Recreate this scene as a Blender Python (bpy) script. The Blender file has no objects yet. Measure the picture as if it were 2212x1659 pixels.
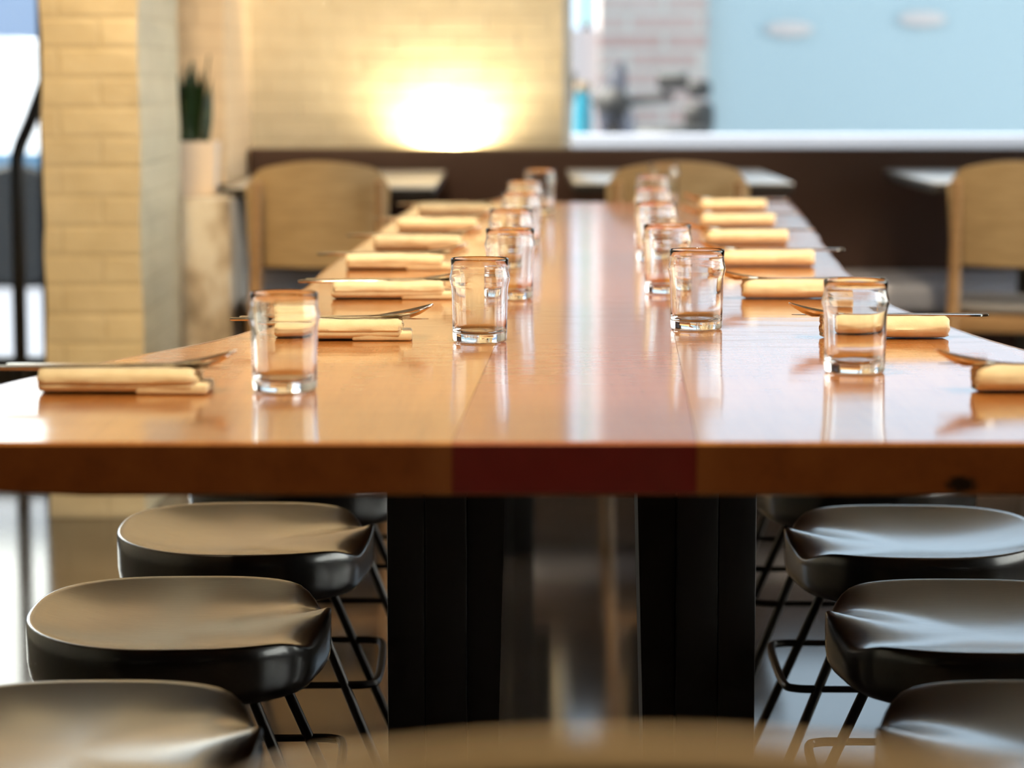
import bpy, bmesh, math, random
from mathutils import Vector, Matrix, noise
random.seed(7)
C = bpy.context.scene.collection
sc = bpy.context.scene
PI = math.pi

# ---------------------------------------------------------------- camera
CAM_Z = 1.1
PITCH = math.atan((829.5 - 150.0) / 5754.0)
cd = bpy.data.cameras.new('camera')
cam = bpy.data.objects.new('camera', cd)
C.objects.link(cam)
cam.location = (0, 0, CAM_Z)
cam.rotation_euler = (PI / 2 - PITCH, 0, 0)
cd.sensor_fit = 'HORIZONTAL'
cd.sensor_width = 17.3
cd.lens = 45.0
cd.clip_start = 0.05
cd.clip_end = 200
cd.dof.use_dof = True
cd.dof.focus_distance = 3.46
cd.dof.aperture_fstop = 1.8
sc.camera = cam

# ---------------------------------------------------------------- colour management, bounces
sc.view_settings.view_transform = 'Standard'
sc.view_settings.look = 'None'
sc.view_settings.gamma = 1.0
sc.view_settings.use_curve_mapping = False
sc.view_settings.exposure = 0.0
cy = sc.cycles
cy.max_bounces = 14
cy.diffuse_bounces = 5
cy.glossy_bounces = 6
cy.transmission_bounces = 14
cy.transparent_max_bounces = 16
cy.sample_clamp_indirect = 8.0
cy.use_denoising = True
cy.caustics_reflective = True
cy.caustics_refractive = True

# ---------------------------------------------------------------- sky, sun, lamps
w = bpy.data.worlds.new('sky')
sc.world = w
w.use_nodes = True
bg = w.node_tree.nodes['Background']
bg.inputs[1].default_value = 1.9
wt = w.node_tree
tc_ = wt.nodes.new('ShaderNodeTexCoord')
dt_ = wt.nodes.new('ShaderNodeVectorMath')
dt_.operation = 'DOT_PRODUCT'
dt_.inputs[1].default_value = Vector((-0.27, 0.94, 0.20)).normalized()
mx_ = wt.nodes.new('ShaderNodeMath')
mx_.operation = 'MAXIMUM'
mx_.inputs[1].default_value = 0.0
pw_ = wt.nodes.new('ShaderNodeMath')
pw_.operation = 'POWER'
pw_.inputs[1].default_value = 110.0
sk_ = wt.nodes.new('ShaderNodeMix')      # clear sky to an added bright lobe for the table and floor highlights
sk_.data_type = 'RGBA'
sk_.clamp_factor = True
sk_.inputs[6].default_value = (0.66, 0.83, 1.0, 1)
sk_.inputs[7].default_value = (3.6, 3.5, 3.1, 1)
wt.links.new(tc_.outputs['Generated'], dt_.inputs[0])
wt.links.new(dt_.outputs['Value'], mx_.inputs[0])
wt.links.new(mx_.outputs[0], pw_.inputs[0])
wt.links.new(pw_.outputs[0], sk_.inputs[0])
wt.links.new(sk_.outputs[2], bg.inputs[0])


def light(name, kind, loc, direction, energy, color, **kw):
    d = bpy.data.lights.new(name, kind)
    d.energy = energy
    d.color = color
    for k, v in kw.items():
        setattr(d, k, v)
    o = bpy.data.objects.new(name, d)
    C.objects.link(o)
    o.location = loc
    o.rotation_euler = Vector(direction).to_track_quat('-Z', 'Y').to_euler()
    return o


WARM = (1.0, 0.78, 0.48)
light('sun', 'SUN', (0, 0, 8), (0.60, 0.0, -0.80), 26.0, (1.0, 0.93, 0.82), angle=0.01)
# ceiling spots along the long table
for (lx, ly, tx, ty, e) in ((0.0, 1.3, 0.05, 3.0, 275), (-0.05, 3.0, 0.08, 3.7, 190), (0.20, 4.3, 0.12, 4.9, 210), (0.20, 5.5, 0.20, 6.0, 210)):
    light('ceiling_spot', 'SPOT', (lx, ly, 3.1), (tx - lx, ty - ly, 0.76 - 3.1), e, WARM, spot_size=1.2 if ly < 2 else 0.95, spot_blend=0.5, shadow_soft_size=0.06)
light('ceiling_spot', 'SPOT', (0.15, 0.3, 3.1), (0.0, 0.65, -2.2), 420, WARM, spot_size=0.5, spot_blend=0.6, shadow_soft_size=0.06)  # narrow spot added over the nearest chair to brighten its backrest
# spots washing the back wall, the pillar front and the oak chairs
for (lx, ly, tx, ty, tz, e, sz) in ((-0.30, 7.3, -0.40, 8.9, 1.3, 135, 1.25), (-0.95, 4.2, -1.02, 6.5, 1.0, 330, 0.42), (-0.80, 5.8, -0.62, 7.4, 0.85, 190, 0.75), (0.75, 5.6, 0.6, 7.3, 0.7, 260, 0.7), (1.6, 5.6, 1.45, 7.3, 0.7, 280, 0.6)):
    light('wall_spot', 'SPOT', (lx, ly, 3.1), (tx - lx, ty - ly, tz - 3.1), e, WARM if ly > 5 else (1.0, 0.62, 0.22), spot_size=sz, spot_blend=0.5, shadow_soft_size=0.06)
# uplights in the slot behind the bench back
light('uplight', 'SPOT', (-0.215, 8.82, 0.79), (0, 0.10, 1), 38, (1.0, 0.80, 0.46), spot_size=2.8, spot_blend=0.8, shadow_soft_size=0.03)
light('uplight', 'SPOT', (1.07, 8.85, 0.80), (0, 0.6, 0.3), 4, (1.0, 0.80, 0.6), spot_size=2.1, spot_blend=0.9, shadow_soft_size=0.03)


def portal(loc, direction, sx, sy):
    o = light('window_portal', 'AREA', loc, direction, 1, (1, 1, 1), shape='RECTANGLE', size=sx, size_y=sy)
    o.data.cycles.is_portal = True
    return o


portal((1.75, 9.12, 1.37), (0, -1, 0), 3.2, 1.17)
portal((3.52, 5.2, 1.75), (-1, 0, 0), 7.0, 2.5)
portal((-2.05, 8.16, 1.55), (0, -1, 0), 1.3, 2.9)

# ---------------------------------------------------------------- helpers
T = 0.756          # dining table top


def axis(y):
    return 0.058 + 0.0397 * (y - 2.453)


def obj(name, bm, m=None, parent=None, smooth=True, angle=35):
    me = bpy.data.meshes.new(name)
    bmesh.ops.recalc_face_normals(bm, faces=bm.faces)
    bm.to_mesh(me)
    bm.free()
    o = bpy.data.objects.new(name, me)
    C.objects.link(o)
    if m:
        me.materials.append(m)
    if smooth:
        for p in me.polygons:
            p.use_smooth = True
        me.set_sharp_from_angle(angle=math.radians(angle))
    if parent:
        o.parent = parent
    return o


def tag(o, label=None, cat=None, group=None, kind=None):
    if label:
        o['label'] = label
    if cat:
        o['category'] = cat
    if group:
        o['group'] = group
    if kind:
        o['kind'] = kind
    return o


def thing(name, label, cat, loc=(0, 0, 0), rz=0.0, group=None):
    o = bpy.data.objects.new(name, None)
    C.objects.link(o)
    o.empty_display_size = 0.1
    o.location = loc
    o.rotation_euler = (0, 0, rz)
    return tag(o, label, cat, group)


def dup(root, loc, rz, label, group=None):
    r = root.copy()
    C.objects.link(r)
    r.location = loc
    r.rotation_euler = (0, 0, rz)
    r['label'] = label
    if group:
        r['group'] = group
    for ch in list(root.children):
        c = ch.copy()
        C.objects.link(c)
        c.parent = r
        for g in list(ch.children):
            d = g.copy()
            C.objects.link(d)
            d.parent = c
    return r


def structure(name, bm, m, parent=None, **kw):
    o = obj(name, bm, m, parent, **kw)
    if parent is None:
        o['kind'] = 'structure'
    return o


def add_box(bm, x0, x1, y0, y1, z0, z1, bevel=0.0, seg=2):
    r = bmesh.ops.create_cube(bm, size=1.0)
    vs = r['verts']
    for v in vs:
        v.co = Vector(((x0 + x1) / 2 + v.co.x * (x1 - x0), (y0 + y1) / 2 + v.co.y * (y1 - y0), (z0 + z1) / 2 + v.co.z * (z1 - z0)))
    if bevel > 0:
        es = list({e for v in vs for e in v.link_edges})
        bmesh.ops.bevel(bm, geom=es, offset=bevel, segments=seg, profile=0.5, affect='EDGES')


def box(*a, **k):
    bm = bmesh.new()
    add_box(bm, *a, **k)
    return bm


def add_rings(bm, rings, close=True, cap0=True, cap1=True):
    """rings: list of equal-length point lists"""
    vr = [[bm.verts.new(p) for p in r] for r in rings]
    n = len(vr[0])
    for a, b in zip(vr[:-1], vr[1:]):
        for i in range(n if close else n - 1):
            j = (i + 1) % n
            bm.faces.new((a[i], a[j], b[j], b[i]))
    if cap0:
        bm.faces.new(list(reversed(vr[0])))
    if cap1:
        bm.faces.new(vr[-1])
    return vr


def add_lathe(bm, prof, seg=48, center=(0, 0)):
    """prof: (r, z) list; r==0 makes a pole"""
    prev = None
    for r, z in prof:
        if r < 1e-6:
            cur = [bm.verts.new((center[0], center[1], z))]
        else:
            cur = [bm.verts.new((center[0] + r * math.cos(2 * PI * i / seg), center[1] + r * math.sin(2 * PI * i / seg), z)) for i in range(seg)]
        if prev:
            for i in range(seg):
                j = (i + 1) % seg
                q = [prev[i % len(prev)], prev[j % len(prev)], cur[j % len(cur)], cur[i % len(cur)]]
                u = []
                for v in q:
                    if v not in u:
                        u.append(v)
                if len(u) >= 3:
                    bm.faces.new(u)
        prev = cur


def add_tube(bm, pts, rad, seg=10, closed=False, flat=1.0):
    pts = [Vector(p) for p in pts]
    n = len(pts)
    rings = []
    up = Vector((0, 0, 1))
    prevn = None
    for i, p in enumerate(pts):
        a = pts[(i - 1) % n] if (closed or i > 0) else p
        b = pts[(i + 1) % n] if (closed or i < n - 1) else p
        t = (b - a).normalized()
        ref = prevn if prevn is not None else (up if abs(t.z) < 0.9 else Vector((1, 0, 0)))
        nrm = (ref - t * ref.dot(t)).normalized()
        prevn = nrm
        bi = t.cross(nrm)
        r = rad[i] if isinstance(rad, (list, tuple)) else rad
        rings.append([p + nrm * (r * flat * math.cos(2 * PI * k / seg)) + bi * (r * math.sin(2 * PI * k / seg)) for k in range(seg)])
    if closed:
        rings.append(rings[0])
        vr = add_rings(bm, rings, cap0=False, cap1=False)
        bmesh.ops.remove_doubles(bm, verts=vr[0] + vr[-1], dist=1e-5)
    else:
        add_rings(bm, rings)


def smooth_path(pts, n=6):
    pts = [Vector(p) for p in pts]
    out = []
    for i in range(len(pts) - 1):
        p0 = pts[max(i - 1, 0)]
        p1, p2 = pts[i], pts[i + 1]
        p3 = pts[min(i + 2, len(pts) - 1)]
        for k in range(n):
            t = k / n
            out.append(0.5 * ((2 * p1) + (p2 - p0) * t + (2 * p0 - 5 * p1 + 4 * p2 - p3) * t * t + (3 * p1 - p0 - 3 * p2 + p3) * t ** 3))
    out.append(pts[-1])
    return out


# ---------------------------------------------------------------- materials
def mat(name, col, rough=0.5, metal=0.0, **kw):
    m = bpy.data.materials.new(name)
    m.use_nodes = True
    b = m.node_tree.nodes['Principled BSDF']
    b.inputs['Base Color'].default_value = (*col, 1)
    b.inputs['Roughness'].default_value = rough
    b.inputs['Metallic'].default_value = metal
    for k, v in kw.items():
        b.inputs[k.replace('_', ' ')].default_value = v
    return m


class NT:
    def __init__(s, m):
        s.m, s.t = m, m.node_tree
        s.b = s.t.nodes['Principled BSDF']

    def n(s, typ, **kw):
        x = s.t.nodes.new(typ)
        for k, v in kw.items():
            setattr(x, k, v)
        return x

    def l(s, a, b):
        s.t.links.new(a, b)

    def math(s, op, a, b=None):
        x = s.n('ShaderNodeMath', operation=op)
        for i, v in enumerate((a, b)):
            if v is None:
                continue
            if isinstance(v, (int, float)):
                x.inputs[i].default_value = v
            else:
                s.l(v, x.inputs[i])
        return x.outputs[0]

    def coords(s, scale=(1, 1, 1)):
        tc = s.n('ShaderNodeTexCoord')
        mp = s.n('ShaderNodeMapping')
        mp.inputs['Scale'].default_value = scale
        s.l(tc.outputs['Object'], mp.inputs['Vector'])
        return mp.outputs[0]

    def noise(s, vec, scale=5, detail=4, rough=0.55):
        x = s.n('ShaderNodeTexNoise')
        x.inputs['Scale'].default_value = scale
        x.inputs['Detail'].default_value = detail
        x.inputs['Roughness'].default_value = rough
        s.l(vec, x.inputs['Vector'])
        return x.outputs['Fac']

    def ramp(s, fac, stops):
        x = s.n('ShaderNodeValToRGB')
        e = x.color_ramp.elements
        while len(e) < len(stops):
            e.new(0.5)
        for i, (p, c) in enumerate(stops):
            e[i].position = p
            e[i].color = (*c, 1)
        s.l(fac, x.inputs[0])
        return x.outputs[0]

    def mix(s, fac, a, b, blend='MIX'):
        x = s.n('ShaderNodeMix', data_type='RGBA', blend_type=blend)
        for sock, v in ((x.inputs['Factor'], fac), (x.inputs[6], a), (x.inputs[7], b)):
            if isinstance(v, tuple):
                sock.default_value = (*v, 1)
            elif isinstance(v, (int, float)):
                sock.default_value = v
            else:
                s.l(v, sock)
        return x.outputs[2]

    def bump(s, h, strength=0.3, dist=0.01, target='Normal'):
        x = s.n('ShaderNodeBump')
        x.inputs['Strength'].default_value = strength
        x.inputs['Distance'].default_value = dist
        s.l(h, x.inputs['Height'])
        s.l(x.outputs[0], s.b.inputs[target])
        return x.outputs[0]


def brick_mat(name, c1, c2, mortar, bw=0.21, bh=0.072, ms=0.008, rough=0.6, bump=0.6):
    m = mat(name, c1, rough)
    t = NT(m)
    tc = t.n('ShaderNodeTexCoord')
    sx = t.n('ShaderNodeSeparateXYZ')
    t.l(tc.outputs['Object'], sx.inputs[0])
    cx = t.n('ShaderNodeCombineXYZ')
    t.l(t.math('ADD', sx.outputs[0], sx.outputs[1]), cx.inputs[0])
    t.l(sx.outputs[2], cx.inputs[1])
    br = t.n('ShaderNodeTexBrick')
    br.inputs['Scale'].default_value = 1.0
    br.inputs['Brick Width'].default_value = bw
    br.inputs['Row Height'].default_value = bh
    br.inputs['Mortar Size'].default_value = ms
    br.inputs['Mortar Smooth'].default_value = 0.6
    for k, c in (('Color1', c1), ('Color2', c2), ('Mortar', mortar)):
        br.inputs[k].default_value = (*c, 1)
    t.l(cx.outputs[0], br.inputs['Vector'])
    nz = t.noise(t.coords(), 14, 6)
    col = t.mix(0.35, br.outputs['Color'], t.ramp(nz, [(0.25, (0.72, 0.68, 0.6)), (0.7, (1, 1, 1))]), 'MULTIPLY')
    t.l(col, t.b.inputs['Base Color'])
    h = t.math('SUBTRACT', t.math('MULTIPLY', nz, 0.5), br.outputs['Fac'])
    t.bump(h, bump, 0.012)
    return m


M = {}
M['cream_brick'] = brick_mat('cream painted brick', (0.78, 0.70, 0.54), (0.74, 0.66, 0.50), (0.71, 0.635, 0.48), bump=0.45)
M['pillar_brick'] = brick_mat('cream painted pillar brick', (0.76, 0.69, 0.52), (0.72, 0.65, 0.49), (0.70, 0.63, 0.47), bw=0.2, bump=0.3)
M['plaster'] = mat('tan plaster', (0.62, 0.52, 0.40), 0.7)
M['white_paint'] = mat('white paint', (0.82, 0.82, 0.82), 0.45)
M['ceiling'] = mat('ceiling paint', (0.42, 0.36, 0.27), 0.8)
M['dark_wall'] = mat('dark wall', (0.09, 0.075, 0.06), 0.7)
M['black_steel'] = mat('black steel', (0.012, 0.012, 0.014), 0.4)
M['ext_red_brick'] = brick_mat('outdoor red and white brick', (0.46, 0.42, 0.40), (0.40, 0.27, 0.25), (0.45, 0.45, 0.43), bw=0.42, bh=0.11, ms=0.02, bump=0.2)
M['ext_pale'] = mat('pale blue render', (0.35, 0.455, 0.50), 0.8)
M['ext_cream'] = mat('cream render', (0.84, 0.86, 0.86), 0.8)
M['ext_white'] = mat('white render', (0.56, 0.52, 0.52), 0.8)
M['pavement'] = mat('pavement', (0.13, 0.14, 0.17), 0.8)


def m_floor():
    m = mat('polished concrete', (0.07, 0.055, 0.045), 0.14, Specular_IOR_Level=0.32)
    t = NT(m)
    nz = t.noise(t.coords(), 2.2, 6)
    t.l(t.ramp(nz, [(0.3, (0.045, 0.035, 0.029)), (0.7, (0.064, 0.050, 0.041))]), t.b.inputs['Base Color'])
    t.l(t.math('ADD', t.math('MULTIPLY', nz, 0.06), 0.06), t.b.inputs['Roughness'])
    return m


M['floor'] = m_floor()


def m_table(center):
    m = mat('padouk plank' if center else 'honey slab wood', (0.3, 0.12, 0.03), 0.38)
    t = NT(m)
    v = t.coords((9.0, 0.8, 9.0))
    g = t.noise(v, 3.0, 8, 0.6)
    g2 = t.noise(t.coords((60, 2.2, 60)), 4.0, 4)
    gg = t.math('ADD', t.math('MULTIPLY', g, 0.7), t.math('MULTIPLY', g2, 0.3))
    if center:
        col = t.ramp(gg, [(0.3, (0.38, 0.10, 0.038)), (0.7, (0.50, 0.155, 0.055))])
    else:
        heart = t.ramp(gg, [(0.28, (0.32, 0.105, 0.020)), (0.5, (0.46, 0.17, 0.034)), (0.72, (0.55, 0.23, 0.052))])
        tc = t.n('ShaderNodeTexCoord')
        sx = t.n('ShaderNodeSeparateXYZ')
        t.l(tc.outputs['Object'], sx.inputs[0])
        ax = t.math('ADD', t.math('MULTIPLY', t.math('SUBTRACT', sx.outputs[1], 2.453), 0.0397), 0.058)
        off = t.math('ABSOLUTE', t.math('SUBTRACT', sx.outputs[0], ax))
        off = t.math('ADD', off, t.math('MULTIPLY', t.math('SUBTRACT', g, 0.5), 0.03))
        sap = t.ramp(off, [(0.126, (1, 1, 1)), (0.142, (0, 0, 0))])
        col = t.mix(sap, heart, (0.54, 0.225, 0.05))
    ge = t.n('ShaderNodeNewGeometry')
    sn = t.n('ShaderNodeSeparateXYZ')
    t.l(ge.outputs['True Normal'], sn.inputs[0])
    end_face = t.math('GREATER_THAN', t.math('ABSOLUTE', sn.outputs[1]), 0.9)
    col = t.mix(end_face, col, t.mix(1.0, col, (0.17, 0.040, 0.09) if center else (0.23, 0.17, 0.15), 'MULTIPLY'))  # end faces darkened: end grain plus painted shade of the table front
    if not center:
        kx = t.math('DIVIDE', t.math('SUBTRACT', sx.outputs[0], 0.419), 0.017)
        kz = t.math('DIVIDE', t.math('SUBTRACT', sx.outputs[2], 0.716), 0.010)
        kd = t.math('ADD', t.math('ADD', t.math('MULTIPLY', kx, kx), t.math('MULTIPLY', kz, kz)), t.math('MULTIPLY', t.math('SUBTRACT', g2, 0.5), 1.4))
        kn = t.math('MULTIPLY', end_face, t.ramp(kd, [(0.4, (1, 1, 1)), (0.95, (0, 0, 0))]))
        col = t.mix(kn, col, (0.008, 0.004, 0.002))
    t.l(col, t.b.inputs['Base Color'])
    t.b.inputs['Specular IOR Level'].default_value = 0.25
    t.b.inputs['Coat Weight'].default_value = 1.0
    t.b.inputs['Coat Roughness'].default_value = 0.10
    t.b.inputs['Coat IOR'].default_value = 1.5
    rip = t.noise(t.coords((3.0, 11.0, 3.0)), 1.8, 2, 0.5)
    t.bump(rip, 0.022, 0.02, 'Coat Normal')
    return m


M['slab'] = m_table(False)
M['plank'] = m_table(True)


def m_seat():
    m = mat('black stained wood', (0.012, 0.009, 0.007), 0.33, Coat_Weight=1.0, Coat_Roughness=0.17)
    t = NT(m)
    g = t.noise(t.coords((4, 70, 30)), 6, 6)
    t.l(t.ramp(g, [(0.35, (0.003, 0.0022, 0.0018)), (0.75, (0.012, 0.008, 0.005))]), t.b.inputs['Base Color'])
    t.l(t.math('ADD', t.math('MULTIPLY', g, 0.12), 0.26), t.b.inputs['Roughness'])
    t.bump(g, 0.06, 0.003)
    return m


M['seat'] = m_seat()


def m_oak(name, c1, c2, rough=0.4):
    m = mat(name, c1, rough)
    t = NT(m)
    g = t.noise(t.coords((3, 3, 28)), 4, 6)
    t.l(t.ramp(g, [(0.3, c1), (0.7, c2)]), t.b.inputs['Base Color'])
    return m


M['oak'] = m_oak('light oak', (0.38, 0.275, 0.155), (0.49, 0.365, 0.215))
M['oak_leg'] = m_oak('oak leg', (0.30, 0.18, 0.09), (0.40, 0.25, 0.13))
M['chair_seat'] = mat('grey seat pad', (0.20, 0.20, 0.22), 0.3)
M['brown_leather'] = mat('dark brown leather', (0.040, 0.015, 0.008), 0.5)
NT(M['brown_leather']).bump(NT(M['brown_leather']).noise(NT(M['brown_leather']).coords(), 220, 3), 0.15, 0.003)
M['daylit_leather'] = mat('bench leather with painted daylight', (0.42, 0.44, 0.54), 0.3)  # pale blue daylight on the dark seat put into its base colour
M['laminate'] = mat('pale tabletop', (0.42, 0.43, 0.46), 0.22)
M['steel_black'] = mat('black rod', (0.02, 0.017, 0.015), 0.32, 0.6)
M['timber_black'] = mat('blackened timber', (0.010, 0.0085, 0.008), 0.5)
M['cutlery'] = mat('polished stainless steel', (0.80, 0.74, 0.65), 0.20, 1.0)
M['glass'] = mat('clear glass', (0.985, 0.995, 0.99), 0.0, 0.0, Transmission_Weight=1.0, IOR=1.5)


def m_cloth():
    m = mat('cream linen', (0.80, 0.63, 0.36), 0.85)
    t = NT(m)
    v = t.coords()
    g = t.noise(v, 60, 4)
    t.l(t.ramp(g, [(0.3, (0.82, 0.68, 0.44)), (0.7, (0.90, 0.77, 0.53))]), t.b.inputs['Base Color'])
    t.b.inputs['Sheen Weight'].default_value = 0.25
    t.bump(t.noise(v, 600, 2), 0.25, 0.001)
    return m


M['linen'] = m_cloth()


def m_pane():
    m = bpy.data.materials.new('window glass')
    m.use_nodes = True
    t = m.node_tree
    for n in list(t.nodes):
        t.nodes.remove(n)
    o = t.nodes.new('ShaderNodeOutputMaterial')
    mx = t.nodes.new('ShaderNodeMixShader')
    fr = t.nodes.new('ShaderNodeFresnel')
    fr.inputs[0].default_value = 1.45
    tr = t.nodes.new('ShaderNodeBsdfTransparent')
    tr.inputs[0].default_value = (0.96, 0.98, 0.98, 1)
    gl = t.nodes.new('ShaderNodeBsdfGlossy')
    gl.inputs['Roughness'].default_value = 0.02
    t.links.new(fr.outputs[0], mx.inputs[0])
    t.links.new(tr.outputs[0], mx.inputs[1])
    t.links.new(gl.outputs[0], mx.inputs[2])
    t.links.new(mx.outputs[0], o.inputs[0])
    return m


M['pane'] = m_pane()


def m_rough_stone():
    m = mat('worn whitewashed stone', (0.6, 0.58, 0.55), 0.8)
    t = NT(m)
    v = t.coords((1, 1, 0.6))
    g = t.noise(v, 9, 7, 0.6)
    t.l(t.ramp(g, [(0.32, (0.22, 0.19, 0.16)), (0.46, (0.46, 0.41, 0.36)), (0.6, (0.68, 0.68, 0.68))]), t.b.inputs['Base Color'])
    t.bump(g, 0.6, 0.02)
    return m


M['stone'] = m_rough_stone()
M['planter'] = mat('pale pink ceramic', (0.80, 0.72, 0.68), 0.5)
M['soil'] = mat('dark soil', (0.03, 0.02, 0.012), 0.95)


def m_leaf():
    m = mat('snake plant leaf', (0.03, 0.09, 0.02), 0.4)
    t = NT(m)
    g = t.noise(t.coords((6, 6, 30)), 3, 4)
    t.l(t.ramp(g, [(0.35, (0.006, 0.020, 0.008)), (0.62, (0.014, 0.045, 0.012)), (0.8, (0.09, 0.11, 0.02))]), t.b.inputs['Base Color'])
    return m


M['leaf'] = m_leaf()

# ---------------------------------------------------------------- the room
structure('floor', box(-2.7, 3.5, -2.6, 9.1, -0.1, 0.0), M['floor'])
structure('ceiling', box(-2.9, 3.7, -2.8, 9.1, 3.2, 3.35), M['ceiling'])

WX0, WX1, WZ0, WZ1 = 0.169, 3.35, 0.78, 1.95
bm = bmesh.new()
add_box(bm, -0.868, WX0, 8.9, 9.1, 0, 3.2)
add_box(bm, WX0, 3.5, 8.9, 9.1, 0, WZ0)
add_box(bm, WX0, 3.5, 8.9, 9.1, WZ1, 3.2)
add_box(bm, WX1, 3.5, 8.9, 9.1, WZ0, WZ1)
structure('wall_back', bm, M['cream_brick'], smooth=False)

bm = bmesh.new()
add_box(bm, -1.40, -0.868, 8.1, 9.1, 0, 3.2)
structure('wall_return', bm, brick_mat('tan painted brick', (0.84, 0.66, 0.47), (0.80, 0.63, 0.45), (0.76, 0.59, 0.42), bump=0.25), smooth=False)

structure('wall_left', box(-2.9, -2.7, -2.8, 8.2, 0, 3.2), M['cream_brick'], smooth=False)
bm = bmesh.new()
add_box(bm, 3.5, 3.7, -2.8, 1.7, 0, 3.2)
add_box(bm, 3.5, 3.7, 8.7, 9.1, 0, 3.2)
add_box(bm, 3.5, 3.7, 1.7, 8.7, 0, 0.5)
add_box(bm, 3.5, 3.7, 1.7, 8.7, 3.0, 3.2)
structure('wall_right', bm, M['dark_wall'], smooth=False)
structure('wall_front', box(-2.9, 3.7, -2.8, -2.6, 0, 3.2), M['dark_wall'], smooth=False)

# brick pillar: irregular painted edges
bm = bmesh.new()
add_box(bm, -1.142, -0.905, 6.5, 7.27, 0, 3.2)
bmesh.ops.subdivide_edges(bm, edges=[e for e in bm.edges if abs((e.verts[0].co - e.verts[1].co).z) > 1], cuts=88)
bmesh.ops.subdivide_edges(bm, edges=[e for e in bm.edges if abs((e.verts[0].co - e.verts[1].co).z) < 0.001], cuts=2)
for v in bm.verts:
    n3 = noise.noise_vector(v.co * 9)
    course = 0.006 if (v.co.z / 0.072) % 1 < 0.25 else 0.0
    if 0.01 < v.co.z < 3.19:
        cxp = -1.0235
        v.co.x += n3.x * 0.006 - math.copysign(course, v.co.x - cxp) * 0.5
        v.co.y += n3.y * 0.005
structure('wall_pillar', bm, M['pillar_brick'], smooth=False)

# low worn stone wall end beside the pillar
bm = bmesh.new()
add_box(bm, -0.95, -0.770, 7.30, 7.80, 0, 0.75, bevel=0.012)
structure('wall_low', bm, M['stone'])

# window_1: the big street window
wf = bmesh.new()
add_box(wf, WX0, WX0 + 0.03, 8.99, 9.05, WZ0 + 0.045, WZ1)
add_box(wf, WX1 - 0.05, WX1, 8.93, 9.03, WZ0 + 0.045, WZ1)
add_box(wf, WX0, WX1, 8.93, 9.03, WZ1 - 0.05, WZ1)
add_box(wf, WX0, WX1, 8.92, 9.08, WZ0, WZ0 + 0.045, bevel=0.004)
win = structure('window_1', wf, M['white_paint'], smooth=False)
obj('pane', box(WX0 + 0.02, WX1 - 0.04, 9.015, 9.023, WZ0 + 0.04, WZ1 - 0.04), M['pane'], win, smooth=False)

# window_2: the shopfront on the left, black steel frame
wf = bmesh.new()
add_box(wf, -2.7, -1.40, 8.14, 8.20, 0.0, 0.22)
add_box(wf, -2.7, -1.40, 8.14, 8.20, 3.12, 3.2)
add_box(wf, -2.7, -2.64, 8.14, 8.20, 0.0, 3.2)
add_box(wf, -1.44, -1.40, 8.14, 8.20, 0.0, 3.2)
win = structure('window_2', wf, M['black_steel'], smooth=False)
obj('pane', box(-2.66, -1.42, 8.168, 8.176, 0.2, 3.14), M['pane'], win, smooth=False)

# window_3: the long window in the right wall
wf = bmesh.new()
for y in (1.7, 4.0, 6.35, 8.64):
    add_box(wf, 3.56, 3.62, y, y + 0.06, 0.5, 3.0)
add_box(wf, 3.56, 3.62, 1.7, 8.7, 0.5, 0.56)
add_box(wf, 3.56, 3.62, 1.7, 8.7, 2.94, 3.0)
win = structure('window_3', wf, M['black_steel'], smooth=False)
obj('pane', box(3.586, 3.594, 1.72, 8.68, 0.52, 2.98), M['pane'], win, smooth=False)

# bent black steel handrail inside the shopfront
bm = bmesh.new()
add_tube(bm, smooth_path([(-1.475, 7.95, 0.0), (-1.475, 7.95, 0.45), (-1.474, 7.95, 0.78), (-1.468, 7.95, 0.86), (-1.43, 7.95, 0.95), (-1.37, 7.95, 1.10), (-1.30, 7.95, 1.25)], 6), 0.021, 12)
hr = thing('handrail', 'black bent steel handrail post in front of the shopfront glass left of the pillar', 'handrail')
obj('rail', bm, M['black_steel'], hr)
bm = bmesh.new()
add_lathe(bm, [(0, 0.0), (0.05, 0.0), (0.05, 0.008), (0.024, 0.012), (0.024, 0.03), (0, 0.03)], 20, (-1.475, 7.95))
obj('base_plate', bm, M['black_steel'], hr)

# ---------------------------------------------------------------- outdoors
structure('ground_outside', box(-14, 16, 9.1, 30, -0.12, -0.02), M['pavement'], smooth=False)
structure('ground_beside', box(-14, -2.9, -6, 9.1, -0.12, -0.02), M['pavement'], smooth=False)
structure('ground_right', box(3.7, 16, -6, 9.1, -0.12, -0.02), M['pavement'], smooth=False)
eb = thing('building', 'long pale blue building wall filling the right of the street window', 'building')
obj('wall', box(1.16, 8.9, 16.0, 16.6, -0.02, 1.85), M['ext_pale'], eb, smooth=False)
obj('plinth', box(1.16, 8.9, 15.97, 16.0, -0.02, 0.35), M['ext_white'], eb, smooth=False)
eb = thing('building', 'red and white brick house front behind the parked scooter', 'building')
obj('wall', box(0.52, 1.155, 15.9, 16.6, -0.02, 6.0), M['ext_red_brick'], eb, smooth=False)
obj('cornice', box(0.50, 1.155, 15.84, 15.9, 5.8, 6.0), M['ext_white'], eb, smooth=False)
eb = thing('building', 'white rendered house front at the left edge of the street window', 'building')
obj('wall', box(-1.2, 0.515, 16.05, 16.6, -0.02, 1.34), M['ext_white'], eb, smooth=False)
obj('plinth', box(-1.2, 0.515, 16.0, 16.05, -0.02, 0.45), M['ext_pale'], eb, smooth=False)
sp = thing('sign_post', 'slim green post standing on top of the white house front', 'post', (0.452, 16.25, 1.34))
bm = bmesh.new()
add_lathe(bm, [(0, 0), (0.016, 0), (0.016, 1.6), (0, 1.6)], 14)
obj('pole', bm, mat('green post paint', (0.02, 0.22, 0.06), 0.4), sp)
bm = bmesh.new()
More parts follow.
